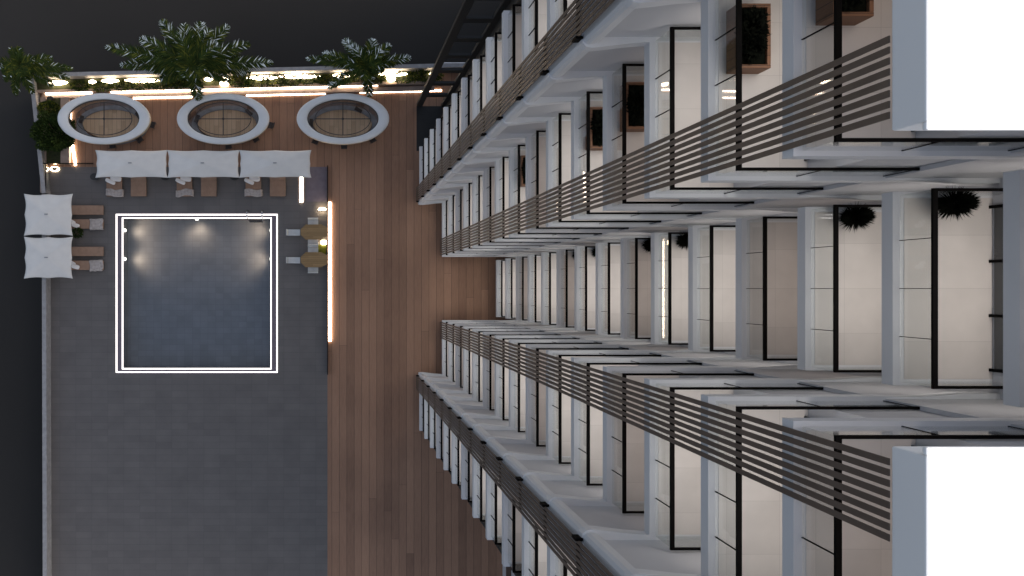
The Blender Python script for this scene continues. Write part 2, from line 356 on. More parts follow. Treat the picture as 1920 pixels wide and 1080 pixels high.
# left planter and kerbs
lp = thing('planter_bed', 'narrow planting bed with stone kerbs along the left parapet', 'planter', px(104, 250))
MB().gbox(px(90, 0)[0] * G, px(117, 0)[0] * G, CY - 309, CY - 185, 0, .3).build('soil', 'soil', lp, True)
MB().gbox(px(117, 0)[0] * G, px(133, 0)[0] * G, CY - 309, CY - 185, 0, .42).build('kerb', 'beige_stone', lp, True)
MB().gbox(px(79, 0)[0] * G, px(90, 0)[0] * G, CY - 362, CY - 185, 0, .42).build('kerb', 'beige_stone', lp, True)
tag(strip_px(MB(), 133, 255, 141, 310, .17, 0, .12).build('light_strip', 'led_warm', bevel=.01), 'short upright light strip beside the round green tree', 'light strip', 'glowing light strips along the deck edges')
tag(strip_px(MB(), 131.5, 205, 131.5, 235, .17, 0, .12).build('light_strip', 'led_warm', bevel=.01), 'light strip glowing under the left rim of the leftmost canopy', 'light strip', 'glowing light strips along the deck edges')
gf = thing('glass_screen', 'low glass screen with black edge between wooden deck and stone terrace', 'glass screen', px(135, 311))
MB().gbox(-541, -440, 230.2, 231.8, .9, .96).build('top_rail', 'black_metal', gf, True)
MB().gbox(-540, -441, 230.7, 231.1, 0.01, .9).build('pane', 'clear_glass', gf, True)
gf = thing('glass_screen', 'low glass screen with black edge turning down beside the left parapet', 'glass screen', px(92, 338))
MB().gbox(-528.6, -527.4, 176, 229.5, .9, .96).build('top_rail', 'black_metal', gf, True)
MB().gbox(-528.2, -527.8, 177, 229, 0.01, .9).build('pane', 'clear_glass', gf, True)
dl = thing('dome_light', 'small black floor light with a warm halo in the terrace corner', 'light', px(103, 317))
MB().cyl(0, 0, .08, .2, .26, .2, 20, ry=.13).build('cap', 'dark_frame', dl); MB().cyl(0, 0, 0, .07, .34, .34, 20, ry=.18).build('glow_ring', 'lamp_warm', dl)
# right edge wall of terrace
tw = thing('terrace_wall', 'thin black edged wall between the pool terrace and the wooden deck', 'wall', px(614, 400))
MB().gbox(-8.2, -7, -160, 229, 0, .55).build('top_edge', 'black_metal', tw, True)
led('light_strip', 'bright upright light strip under the right end of the parasol row', 565, 322, 565, 379, .24, 0, .08, 'led_warm')
led('light_strip', 'long bright light strip between dining tables and wooden deck', 618.5, 379, 618.5, 640, .22, 0, .1, 'led_warm')
MB().gbox(-48, -9, 163, 228, 0, .01).build('dark_mat', 'coping'); tag(bpy.data.objects['dark_mat'], 'dark square floor panel right of the light strip under the parasols', 'floor panel')
MB().gbox(-63.5, -50, 163, 228, 0, .06).build('stone_plinth', 'beige_stone', bevel=.01); tag(bpy.data.objects['stone_plinth'], 'narrow beige plinth carrying the upright light strip', 'plinth')
for (x, y, sx, sy, lb) in ((607, 455, .2, .17, 'square glowing lamp between the two dining tables'), (604, 393, .3, .08, 'long oval wall light above the first dining table')):
    X, Y, _ = px(x, y); t_ = thing('floor_lamp', lb, 'lamp', (X, Y, 0))
    MB().box(-sx - .03, sx + .03, -sy - .03, sy + .03, 0, .06).build('base', 'dark_frame', t_)
    MB().box(-sx, sx, -sy, sy, .06, .36).build('lamp_shade', 'lamp_warm', t_, bevel=.06)
q = MB(); q.gbox(-26, -10, 46, 82, 0, .2); tag(q.build('planter_box', 'leaf_olive', bevel=.03), 'low olive planter under the square lamp between tables', 'planter') 

# ------------------------------------------------------------ vegetation
def leaf(b, p, d, up, L, W, m):
    d = d.normalized(); s = d.cross(up)
    if s.length < .05: s = d.cross(Vector((1, .2, 0)))
    s = s.normalized() * W
    b.face([p, p + d * L * .45 + s, p + d * L, p + d * L * .45 - s], m)
def blob(b, c, r, n, size, mats=3, spiky=0):
    for _ in range(n):
        while True:
            v = Vector((random.uniform(-1, 1), random.uniform(-1, 1), random.uniform(-1, 1)))
            if .05 < v.length < 1: break
        q = v.normalized() * (v.length ** .4)
        nz = noise.noise(Vector(c) + q * 2.2)
        if nz < -.3: continue
        rr = 1 + .35 * nz
        p = Vector((c[0] + q.x * r[0] * rr, c[1] + q.y * r[1] * rr, c[2] + q.z * r[2] * rr))
        d = (q + Vector((random.uniform(-.8, .8), random.uniform(-.8, .8), random.uniform(-.4, .8)))).normalized()
        w_ = nz + random.uniform(-.35, .35)
        leaf(b, p, d, Vector((random.uniform(-1, 1), random.uniform(-1, 1), 1)), size * random.uniform(.6, 1.4), size * random.uniform(.2, .38), 0 if w_ < -.02 else (1 if w_ < .28 else 2) if mats == 3 else 0)
LM = ['leaf_dark', 'leaf_mid', 'leaf_olive']
def frond(b, c, tip, arch, nl, ll, pale):
    c = Vector(c); tip = Vector(tip); mid = (c + tip) / 2 + Vector((0, 0, arch)); P = []
    for i in range(13):
        u = i / 12; P.append(c * (1 - u) ** 2 + mid * 2 * u * (1 - u) + tip * u * u)
    b.tube(P, [.045 * (1 - .8 * i / 12) for i in range(13)], 5, 1)
    D = (tip - c).normalized(); side = D.cross(Vector((0, 0, 1))).normalized()
    for i in range(nl):
        u = .08 + .92 * i / nl; k = u * 12; a = int(min(k, 11)); f = k - a; p = P[a].lerp(P[a + 1], f); t = (P[a + 1] - P[a]).normalized()
        Ln = ll * (math.sin(math.pi * min(1, u * .86 + .14)) ** .6) * random.uniform(.7, 1.15) + .08
        for s_ in (-1, 1):
            if random.random() < .08: continue
            d = t * random.uniform(.5, .9) + side * s_ * random.uniform(.4, .95) + Vector((0, 0, random.uniform(-.55, .2)))
            m = 3 if (random.random() < pale * 1.6 * (u ** 3) * (1.6 if d.y > 0 else .7)) else random.choice((0, 0, 1, 1, 1, 2))  # painted glint leaflets gather towards the frond tips
            leaf(b, p, d, Vector((random.uniform(-.4, .4), random.uniform(-.4, .4), 1)), Ln, .024 + .012 * random.random(), m)
def palm(base, ztop, tips, label, ll=.6, arch=1.0, pale=.28, nl=70):
    t_ = thing('palm_tree', label, 'palm', base, 0, 'palms along the planting bed')
    bx, by, bz = base; top = Vector((bx + .15, by + .2, ztop)); pts = []
    for i in range(9):
        u = i / 8; pts.append(Vector((bx + .15 * u * u + .06 * math.sin(u * 5), by + .2 * u * u, bz + (ztop - bz) * u)))
    MB().tube(pts, [.2 - .1 * i / 8 for i in range(9)], 10).build('trunk', 'trunk', t_, True)
    b = MB()
    for (x, y, z) in tips: frond(b, top, px(x, y, z), arch * random.uniform(.7, 1.2), nl, ll, pale)
    for k in range(18):
        a = random.uniform(0, 6.28); frond(b, top, top + Vector((math.cos(a) * 1.1, math.sin(a) * 1.1, random.uniform(.1, .9))), .4, 30, ll * .8, pale * .4)
    b.build('crown', LM + ['leaf_glint'], t_, True)
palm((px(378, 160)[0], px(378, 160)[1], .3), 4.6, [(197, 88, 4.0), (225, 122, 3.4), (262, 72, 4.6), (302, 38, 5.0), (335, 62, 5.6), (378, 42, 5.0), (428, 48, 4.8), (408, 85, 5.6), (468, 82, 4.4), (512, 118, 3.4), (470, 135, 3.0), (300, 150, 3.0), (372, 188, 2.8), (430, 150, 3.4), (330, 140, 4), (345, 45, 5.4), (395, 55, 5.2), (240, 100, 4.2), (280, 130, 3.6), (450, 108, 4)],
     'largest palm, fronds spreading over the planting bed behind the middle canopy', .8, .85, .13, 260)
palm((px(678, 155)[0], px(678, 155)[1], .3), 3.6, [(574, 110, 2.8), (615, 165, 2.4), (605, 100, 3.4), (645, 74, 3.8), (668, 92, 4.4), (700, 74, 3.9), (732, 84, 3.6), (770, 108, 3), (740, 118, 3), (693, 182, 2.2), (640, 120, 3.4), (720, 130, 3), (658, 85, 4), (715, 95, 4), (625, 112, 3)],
     'medium palm with fronds tipped in painted glints behind the rightmost canopy', .62, .6, .22, 190)
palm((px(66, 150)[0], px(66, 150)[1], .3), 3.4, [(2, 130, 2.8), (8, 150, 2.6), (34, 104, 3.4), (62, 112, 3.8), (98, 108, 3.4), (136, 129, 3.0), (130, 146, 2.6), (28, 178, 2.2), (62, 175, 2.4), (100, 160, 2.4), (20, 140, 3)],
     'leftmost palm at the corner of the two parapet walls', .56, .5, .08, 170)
def shrub(name, c, r, n, size, label, cat='shrub', group=None, mats=LM, stem=True):
    t_ = thing(name, label, cat, (c[0], c[1], max(0, c[2] - r[2])), 0, group)
    if stem:
        q = MB(); 
        for k in range(4):
            a = k * 1.6 + .3; q.tube([(c[0], c[1], c[2] - r[2] - .1), (c[0] + r[0] * .3 * math.cos(a), c[1] + r[1] * .3 * math.sin(a), c[2]), (c[0] + r[0] * .6 * math.cos(a), c[1] + r[1] * .6 * math.sin(a), c[2] + r[2] * .4)], [.04, .03, .015], 5)
        q.build('stem', 'trunk', t_, True)
    b = MB(); blob(b, c, r, n, size); b.build('foliage', mats, t_, True); return t_
X, Y, Z = px(100, 249, 1.6)
shrub('broadleaf_tree', (X, Y, 1.5), (1.45, 1.3, 1.1), 6500, .2, 'dense round green tree on the left parapet bed', 'tree', None, ['leaf_dark', 'leaf_dark', 'leaf_mid'])
X, Y, Z = px(92, 203, .8); shrub('shrub', (X, Y, .8), (.7, .5, .5), 1300, .16, 'small dark shrub above the round green tree', 'shrub')
X, Y, Z = px(94, 184, .6); q = thing('rock_lamp', 'black oval lamp cap at the left end of the planter', 'lamp', (X, Y, 0)); MB().cyl(0, 0, 0, .5, .1, n=10).build('post', 'dark_frame', q); MB().cyl(0, 0, .5, .64, .32, .25, 20, ry=.2).build('cap', 'dark_frame', q)
ORD = 'first second third fourth fifth sixth seventh eighth ninth tenth eleventh twelfth thirteenth fourteenth fifteenth sixteenth last'.split()
spots = [(150, 160), (190, 162), (228, 160), (262, 159), (300, 158), (335, 157), (452, 153), (482, 152), (515, 151), (548, 150), (580, 148), (612, 149), (648, 147), (705, 146), (758, 144), (788, 142), (806, 143)]
for i, (x, y) in enumerate(spots):
    X, Y, Z = px(x, y, .9); big = 1.25 if x > 740 or 440 < x < 520 else 1
    shrub('planter_shrub', (X, Y, .85), (.75 * big, .3 * big, .35), 420, .17, ORD[i] + ' low shrub from the left in the long bed, ' + ('above the leftmost canopy' if x < 300 else 'under the big palm' if x < 345 else 'between the middle and right canopies' if x < 600 else 'near the right palm' if x < 730 else 'close to the dark steel frame'), 'shrub', 'shrubs in the long planting bed', stem=(i % 3 == 0))

# ------------------------------------------------------------ oval pavilions
def chair_proto():
    t_ = thing('bar_chair', '', 'chair', group='dark chairs round the oval canopies')
    MB().box(-.24, .24, -.22, .22, .42, .5).build('seat', 'dark_chair', t_, bevel=.02)
    M_ = Matrix.Translation((0, -.24, .5)) @ Matrix.Rotation(R(10), 4, 'X')
    MB().box(-.22, .22, -.03, .03, 0, .42, 0, M_).build('backrest', 'dark_chair', t_, bevel=.02)
    for a in (-1, 1):
        for c_ in (-1, 1): MB().box(a * .2 - .02, a * .2 + .02, c_ * .18 - .02, c_ * .18 + .02, 0, .42).build('leg', 'dark_frame', t_)
    return t_
CH = chair_proto(); first_chair = [True]
def add_chair(x, y, rz, label):
    o = CH if first_chair[0] else copy_tree(CH); first_chair[0] = False
    place(o, px(x, y), rz, label)
def ell(cx, cy, rx, ry, z, n=72): return [(cx + rx * math.cos(2 * math.pi * k / n), cy + ry * math.sin(2 * math.pi * k / n), z) for k in range(n)]
for (x, y, nm, chairs) in ((194, 222, 'leftmost', [(287, 236, 1.3), (264, 263, .6), (214, 274, .1)]), (418, 222, 'middle', [(508, 237, 1.3), (480, 262, .6), (430, 275, .1)]), (643, 222, 'rightmost', [(592, 266, -.4), (645, 275, 0), (697, 263, .5)])):
    X, Y, _ = px(x, y, 2.6); k = (H - 2.6) / H / G
    pv = thing('oval_pavilion', nm + ' oval white ring canopy with black cross frame over a wooden counter', 'pavilion', (X, Y, 0), 0, 'oval ring canopies in a row')
    ro, roy, ri, riy = 87 * k, 48 * k, 67 * k, 36.5 * k
    b = MB(); b.ring([ell(0, 0, ri, riy, 2.4), ell(0, 0, ri, riy, 2.58), ell(0, 0, ri + .06, riy + .06, 2.64), ell(0, 0, ro - .12, roy - .12, 2.64), ell(0, 0, ro - .02, roy - .02, 2.58), ell(0, 0, ro, roy, 2.5)]); b.build('ring_canopy', 'canopy_white', pv)
    b = MB(); b.ring([ell(0, 0, ro, roy, 2.5), ell(0, 0, ro - .04, roy - .04, 2.0), ell(0, 0, ri + .2, riy + .15, 2.0), ell(0, 0, ri, riy, 2.4)]); b.build('rim', 'cream', pv)
    b = MB(); b.ring([ell(0, 0, ri - .01, riy - .01, 2.38), ell(0, 0, ri - .01, riy - .01, 2.5), ell(0, 0, ri - .06, riy - .06, 2.5), ell(0, 0, ri - .06, riy - .06, 2.38), ell(0, 0, ri - .01, riy - .01, 2.38)], sm=False)
    a_, c_ = 53 * k, 31 * k
    b.ring([ell(0, 0, a_, c_, 2.42), ell(0, 0, a_, c_, 2.47), ell(0, 0, a_ - .05, c_ - .05, 2.47), ell(0, 0, a_ - .05, c_ - .05, 2.42), ell(0, 0, a_, c_, 2.42)], sm=False)
    b.box(-a_, a_, -.03, .03, 2.425, 2.465); b.box(-.035, .035, -c_, -.03, 2.425, 2.465); b.box(-.035, .035, .03, c_, 2.425, 2.465)
    b.cyl(0, 0, 2.41, 2.5, .09, n=12); b.build('cross_frame', 'dark_frame', pv)
    b = MB(); b.ring([ell(0, 0, ri - .03, riy - .03, 2.4), ell(0, 0, ri + .05, riy + .03, .45)]); b.build('glass_drum', 'smoke_glass', pv)
    b = MB(); rx2, ry2 = 2.85, 1.5
    b.ring([ell(0, 0, 2.75, 1.5, 0), ell(0, 0, 2.75, 1.5, .42), ell(0, 0, 2.3, 1.18, .42), ell(0, 0, 2.3, 1.18, .1)], sm=False); b.build('bench', 'grey_seat', pv)
    b = MB(); b.cyl(0, .1, .02, .3, 2.28, 2.28, 64, ry=1.15); b.build('wood_floor', 'pale_wood', pv)
    for a in range(4):
        an = R(45 + 90 * a); b = MB(); b.cyl((ri + .3) * math.cos(an), (riy + .2) * math.sin(an), 0, 2.25, .05, n=10); b.build('post', 'chrome', pv)
    for j in range(3):
        an = (.9 + j * 2.0 + x * .01); b = MB(); b.box(-.3, .3, -.14, .14, .43, .6, 0, Matrix.Translation((2.45 * math.cos(an), 1.3 * math.sin(an), 0)) @ Matrix.Rotation(an + 1.57, 4, 'Z')); b.build('back_cushion', 'dark_chair', pv, bevel=.04)
    for i, (a, c2, rz) in enumerate(chairs):
        pos = ['at the right edge', 'at the lower right', 'below'] if nm != 'rightmost' else ['at the lower left', 'directly below', 'at the lower right']
        add_chair(a, c2, rz, 'dark chair peeking out %s of the %s oval canopy' % (pos[i], nm))

# ------------------------------------------------------------ parasols
def parasol_proto(sx, sy, label, loc, group):
    t_ = thing('parasol', label, 'parasol', loc, 0, group); n = 24; b = MB(); V = []
    for j in range(n + 1):
        for i in range(n + 1):
            u, v = i / n * 2 - 1, j / n * 2 - 1
            x, y = u * sx / 2, v * sy / 2
            # scalloped edges between corner ribs and middle ribs
            e = lambda q: abs(math.sin(math.pi * q))
            x *= 1 - .055 * e(v) * abs(u) ** 3 * (sy / sx if sx > sy else 1) - .03 * (1 - v * v) * abs(u) ** 3
            y *= 1 - .05 * e(u) * abs(v) ** 3 - .02 * (1 - u * u) * abs(v) ** 3
            r = max(abs(u), abs(v)); z = 2.85 - .42 * r ** 1.1 - .04 * abs(math.sin(2 * math.atan2(v, u))) * 0 - .05 * r * (math.sin(4 * math.atan2(v, u)) ** 2) + .012 * noise.noise(Vector((x * 2, y * 2, loc[0])))
            V.append((x, y, z))
    b.v = V
    for j in range(n):
        for i in range(n): a = j * (n + 1) + i; b.f.append((a, a + 1, a + n + 2, a + n + 1)); b.m.append(0); b.sm.append(True)
    o = b.build('canopy', 'canvas', t_); m = o.modifiers.new('solid', 'SOLIDIFY'); m.thickness = .02
    MB().box(-.13, .13, -.03, .03, 2.85, 2.93).build('finial', 'grey_seat', t_, bevel=.01)
    MB().cyl(0, 0, .1, 2.84, .035, n=12).build('pole', 'chrome', t_)
    MB().box(-.35, .35, -.35, .35, 0, .1).build('base', 'dark_frame', t_, bevel=.02)
    b = MB()
    for (u, v) in ((1, 1), (1, -1), (-1, 1), (-1, -1), (1, 0), (-1, 0), (0, 1), (0, -1)):
        b.tube([(0, 0, 2.76), (u * sx * .47, v * sy * .47, 2.38)], .015, 5)
    b.build('ribs', 'dark_frame', t_); return t_
def pxy(x, y, z): a = px(x, y, z); return (a[0], a[1], 0)
for i, (x, lb) in enumerate(((246, 'left of the three'), (381, 'middle of the three'), (516, 'right of the three'))):
    parasol_proto(136 * .957 / G, 52 * .957 / G, 'rectangular white parasol above the pool loungers, ' + lb, pxy(x, 307, 2.5), 'row of white parasols above the pool')
parasol_proto(92 * .957 / G, 79 * .957 / G, 'white parasol at the left pool side, nearest the terrace corner', pxy(90, 402.5, 2.5), 'column of white parasols on the left pool side')
parasol_proto(92 * .957 / G, 79 * .957 / G, 'white parasol at the left pool side, second from the terrace corner', pxy(90, 483, 2.5), 'column of white parasols on the left pool side')

# ------------------------------------------------------------ loungers (head at -Y local? head = +Y, foot = -Y)
def lounger(name, wd, ln, loc, rz, label):
    t_ = thing(name, label, 'sun lounger', loc, rz, 'sun loungers round the pool')
    MB().box(-wd / 2, wd / 2, -ln / 2, ln / 2, .18, .26).build('frame', 'dark_frame', t_, bevel=.01)
    for a in (-1, 1):
        for c_ in (-1, 1): MB().box(a * (wd / 2 - .1) - .03, a * (wd / 2 - .1) + .03, c_ * (ln / 2 - .15) - .03, c_ * (ln / 2 - .15) + .03, 0, .18).build('leg', 'dark_frame', t_)
    MB().box(-wd / 2 + .01, wd / 2 - .01, -ln / 2, ln * .1, .265, .36).build('mattress', 'lounger_fabric', t_, bevel=.03)
    M_ = Matrix.Translation((0, ln * .1, .27)) @ Matrix.Rotation(R(24), 4, 'X')
    MB().box(-wd / 2 + .01, wd / 2 - .01, .01, ln * .42, 0, .09, 0, M_).build('backrest', 'lounger_fabric', t_, bevel=.03); return t_
def towel(wd, ln, loc, rz, label):
    b = MB(); n, m_ = 16, 12; V = []
    sd = random.random() * 50
    for j in range(m_ + 1):
        for i in range(n + 1):
            u, v = i / n - .5, j / m_ - .5
            f = noise.noise(Vector((u * 3 + sd, v * 5, 0))); f2 = noise.noise(Vector((u * 9 + sd, v * 14, 3)))
            x = u * wd * 1.1 + .03 * f; y = v * ln + .07 * f * wd + .05 * math.sin(u * 6 + sd)
            z = .385 + .05 * abs(f2) + .03 * f + (0 if abs(u) < .45 else -.12 * (abs(u) - .45) / .05)
            V.append((x, y, z))
    b.v = V
    for j in range(m_):
        for i in range(n): a = j * (n + 1) + i; b.f.append((a, a + 1, a + n + 2, a + n + 1)); b.m.append(0); b.sm.append(True)
    o = b.build('towel', 'towel_grey'); o.location = loc; o.rotation_euler = (0, 0, rz); s_ = o.modifiers.new('solid', 'SOLIDIFY'); s_.thickness = .03; s_.offset = 1
    tag(o, label, 'towel', 'folded towels on the loungers')
def pillow(wd, ln, loc, rz, label):
    b = MB(); L = []
    for i in range(9):
        ph = math.pi * (i + .15) / 8.3; rr = math.sin(ph) ** .5; z = -math.cos(ph) * .09
        L.append([(wd / 2 * rr * math.copysign(abs(math.cos(a)) ** .55, math.cos(a)), ln / 2 * rr * math.copysign(abs(math.sin(a)) ** .55, math.sin(a)), z) for a in [2 * math.pi * k / 24 for k in range(24)]])
    b.ring(L, capa=True, capb=True); o = b.build('pillow', 'pillow_white'); o.location = loc; o.rotation_euler = (R(12), R(8), rz); tag(o, label, 'pillow', 'white pillows on the loungers')
def side_table(x, y, lb):
    t_ = thing('side_table', lb, 'side table', px(x, y), 0, 'small black side tables')
    MB().cyl(0, 0, .4, .44, .36, .36, 24, ry=.27).build('table_top', 'dark_frame', t_); MB().cyl(0, 0, .03, .4, .04, n=8).build('leg', 'dark_frame', t_); MB().cyl(0, 0, 0, .03, .22, .22, 20).build('base', 'dark_frame', t_)
ord3 = ['left', 'middle', 'right']
for i, xx in enumerate((214.5, 346, 475)):
    nm = ord3[i] + ' parasol of the row'
    for j, x in enumerate((xx, xx + 45.5)):
        X, Y, _ = px(x, 342.5, .3)
        lounger('sun_lounger', 29.5 / G, 51 / G, (X, Y, 0), 0, ('brown sun lounger with towel and pillows under the ' if j == 0 else 'bare brown sun lounger under the ') + nm)
    X, Y, _ = px(xx, 361.5, .4); towel(30 / G, 12.5 / G, (X, Y, 0), R(-2 + 2 * i), 'crumpled grey towel at the foot of the lounger under the ' + nm)
    X, Y, _ = px(xx + 1, 335, .62); pillow(.85, .42, (X + .05, Y, .58), R(-6), 'upper white pillow on the lounger under the ' + nm)
    X, Y, _ = px(xx - 8, 340, .68); pillow(.8, .32, (X, Y, .62), R(-24), 'lower tilted white pillow on the lounger under the ' + nm)
    side_table(xx - 34, 333, 'black side table left of the loungers under the ' + nm)
for i, yy in enumerate((394, 471.5)):
    nm = ['upper', 'lower'][i] + ' parasol on the left side'
    X, Y, _ = px(144, yy, .3); lounger('sun_lounger', 18 / G, 100 / G, (X, Y, 0), R(90), 'long bare brown lounger reaching out from the ' + nm)
    X, Y, _ = px(144, yy + 26, .3); lounger('sun_lounger', 18 / G, 100 / G, (X, Y, 0), R(90), 'long brown lounger with towel and pillow beside the ' + nm)
    X, Y, _ = px(180.5, yy + 26.3, .4); towel(18.5 / G, 25 / G, (X, Y, 0), R(93), 'crumpled grey towel on the lounger beside the ' + nm)
    X, Y, _ = px(141, yy + 28.5, .6); pillow(.34, .62, (X, Y, .54), R(75), 'white pillow on the lounger beside the ' + nm)
    X, Y, _ = px(135.5, yy + 22.5, .6); pillow(.3, .45, (X, Y, .52), R(60), 'small pillow tucked under the ' + nm)
X, Y, _ = px(145, 437, .4); shrub('potted_plant', (X, Y, .5), (.42, .32, .35), 500, .13, 'small round dark plant between the left loungers', 'plant', None, ['leaf_dark', 'leaf_dark', 'leaf_mid'])

# ------------------------------------------------------------ dining
def dchair(wd, dp, loc, rz, lb, slats=2):
    t_ = thing('dining_chair', lb, 'chair', loc, rz, 'white dining chairs')
    MB().box(-wd / 2, wd / 2, -dp / 2, dp / 2 - .12, .42, .47).build('seat', 'chair_white', t_, bevel=.015)
    b = MB(); M_ = Matrix.Translation((0, dp / 2 - .1, .47)) @ Matrix.Rotation(R(-14), 4, 'X')
    b.box(-wd / 2, wd / 2, -.02, .02, .02, .18, 0, M_); b.box(-wd / 2, wd / 2, -.02, .02, .22, .42, 0, M_); b.build('backrest', 'chair_white', t_, bevel=.01)
    for a in (-1, 1):
        for c_ in (-1, 1): MB().box(a * (wd / 2 - .05) - .02, a * (wd / 2 - .05) + .02, c_ * (dp / 2 - .14) - .02 - .0, c_ * (dp / 2 - .14) + .02, 0, .42).build('leg', 'dark_frame', t_)
for i, yy in enumerate((435, 487)):
    nm = ['upper', 'lower'][i]; X, Y, _ = px(588.5, yy, .74); t_ = thing('dining_table', nm + ' wooden dining table with clipped corners beside the light strip', 'table', (X, Y, 0), 0, 'wooden dining tables')
    rx, ry = 24.5 / G, 14 / G
    MB().prism([(-rx, -ry * .35), (-rx * .62, -ry), (rx * .55, -ry), (rx, -ry * .6), (rx, ry * .6), (rx * .55, ry), (-rx * .62, ry), (-rx, ry * .35)], .7, .75).build('table_top', 'table_wood', t_, bevel=.01)
    MB().cyl(0, 0, .04, .7, .06, n=12).build('leg', 'dark_frame', t_); MB().cyl(0, 0, 0, .04, .35, .3, 20).build('base', 'dark_frame', t_)
    dchair(.8, .62, px(587, yy - 18, .45)[:2] + (0,), 0, 'white slatted chair above the %s dining table' % nm)
    dchair(.48, 1.05, px(550, yy + 1, .45)[:2] + (0,), R(90), 'pale long chair left of the %s dining table' % nm)
    dchair(.8, .5, px(587, yy + 19, .45)[:2] + (0,), R(180), 'white chair below the %s dining table' % nm)

# ------------------------------------------------------------ steel frame at the north end
sf = thing('steel_frame', 'tall black steel ladder frame rising beside the apartment tower', 'frame', gp(190, 345))
MB().gbox(159, 170, 342, 347, 0, 48.5).build('post', 'black_wall', sf, True); MB().gbox(205, 226, 342, 347, 0, 48.5).build('post', 'black_wall', sf, True)
for i in range(15):
    z = 3.05 + FL * i; MB().gbox(170, 205, 342.6, 346.4, z - .33, z + .33).build('crossbar', 'black_wall', sf, True)
for i in (3, 8, 9, 11):
    MB().gbox(170, 205, 344, 345, 1.5 + FL * i, 1.56 + FL * i).build('rail', 'chrome', sf, True)
MB().gbox(213, 262, 263.5, 341.5, 0, 48.4).build('side_wall', 'black_wall', sf, True)

# ------------------------------------------------------------ apartment tower
tower = thing('apartment_tower', 'tall white apartment tower with stacked glass balconies and brown slat screens', 'building', gp(300, 0))
north = [(304, 0), (304, 52.5), (420, 52.5), (420, 57), (345, 57), (325, 58.4), (312, 58.9), (300, 58.5), (204, 58.5), (204, 158.3), (190, 157.2), (175, 155.4), (167, 154.6), (163.5, 155.2), (161, 157.5), (160.3, 161), (160.3, 190), (162, 191), (162, 262), (430, 262)]
outline = north + [(x, -y) for x, y in reversed(north[1:])]
outline = [(x / G, y / G) for x, y in outline]
W = lambda: MB()
b = W(); b.prism(outline, -.35, 0)
slab0 = b.build('floor_slab', 'white_paint', tower); slab0.location = (0, 0, 0)
# shift geometry so that the tower's Empty sits at its base
sh = wloc(tower)
for v in slab0.data.vertices: v.co.x -= sh.x; v.co.y -= sh.y
def rail_set(path, joints, name):
    """handrail, glass and floor of a balcony, floor at z=0 (plan units)"""
    hr, gl, jt = MB(), MB(), MB(); hw = 1.25; hy = .75
    for (x0, y0), (x1, y1) in zip(path, path[1:]):
        if abs(y1 - y0) < .01:
            a, c_ = sorted((x0, x1)); a2 = a - (hw if abs(a - min(p[0] for p in path)) < .01 else 0)
            hr.gbox(a2, c_, y0 - hy, y0 + hy, .96, 1.02); gl.gbox(a, c_, y0 - .2, y0 + .2, .01, .96)
        else:
            a, c_ = sorted((y0, y1)); lo = hy if a > min(p[1] for p in path) - .01 and any(abs(p[1] - a) < .01 and abs(p[0] - x0) > .01 for p in path) else 0; hi = hy if any(abs(p[1] - c_) < .01 and abs(p[0] - x0) > .01 for p in path) else 0
            hr.gbox(x0 - hw, x0 + hw, a + lo, c_ - hi, .96, 1.02); gl.gbox(x0 - .2, x0 + .2, a + .25, c_ - .25, .01, .96)
    for (jx, jy, ax) in joints:
        if ax == 'y': gl.gbox(jx - .5, jx + .4, jy - .17, jy + .17, .0, .955, 1)
        else: gl.gbox(jx - .3, jx + .3, jy - .35 * ax, jy + .3 * ax, .0, .955, 1)
    return hr, gl, jt
def build_balcony(kind, s, k, fl_rect, path, joints, light_rect, lightm, door):
    z = ZR0 - 1.0 - FL * k
    key = (kind, s)
    if key not in CACHE:
        path = [(x, y * s) for x, y in path]; joints = [(x, y * s, a if a == 'y' else a * s) for x, y, a in joints]
        hr, gl, jt = rail_set(path, joints, kind)
        x0, x1, y0, y1 = fl_rect
        fb = MB().gbox(x0, x1, y0 * s, y1 * s, -.0, .012)
        dx, dy0, dy1 = door; db = MB(); df = MB(); ya, yb = sorted((dy0 * s, dy1 * s))
        db.gbox(dx - 1.2, dx - .6, ya, yb, .1, 2.5)
        nn = max(2, int(abs(yb - ya) / 28))
        for i in range(nn + 1):
            yy = ya + (yb - ya) * i / nn; df.gbox(dx - 2.4, dx - 1.25, yy - .8, yy + .8, .02, 2.6)
        df.gbox(dx - 2.3, dx - 1.3, ya + .8, yb - .8, 2.5, 2.6)
        lx0, lx1, ly0, ly1 = light_rect; lb_ = MB().gbox(lx0, lx1, ly0 * s, ly1 * s, 2.38, 2.44)
        CACHE[key] = [q.build(n_, m_, None).data for q, n_, m_ in ((fb, 'balcony', 'balcony_floor'), (hr, 'handrail', 'black_metal'), (gl, 'glass_panel', ['clear_glass', 'black_metal']), (db, 'sliding_door', 'door_glass'), (df, 'door_frame', 'black_metal'), (lb_, 'ceiling_light', 'room_bright'))]
        for me in CACHE[key]:
            for o in [o for o in bpy.data.objects if o.data == me]: bpy.data.objects.remove(o)
            for v in me.vertices: v.co.x -= sh.x; v.co.y -= sh.y
    D = CACHE[key]
    root = bpy.data.objects.new('balcony', D[0]); COL.objects.link(root); root.parent = tower; root.location = (0, 0, z)
    for me, n_ in zip(D[1:], ('handrail', 'glass_panel', 'sliding_door', 'door_frame', 'ceiling_light')):
        o = bpy.data.objects.new(n_, me); COL.objects.link(o); o.parent = root
        if n_ == 'ceiling_light': o.material_slots[0].link = 'OBJECT'; o.material_slots[0].material = MATS[lightm]
CACHE = {}
LA = ['room_dim', 'room_bright', 'room_bright', 'room_dim', 'room_bright', 'room_bright', 'room_dim', 'room_bright', 'room_bright', 'room_dim', 'room_bright', 'room_bright', 'room_dim', 'room_bright', 'room_bright']
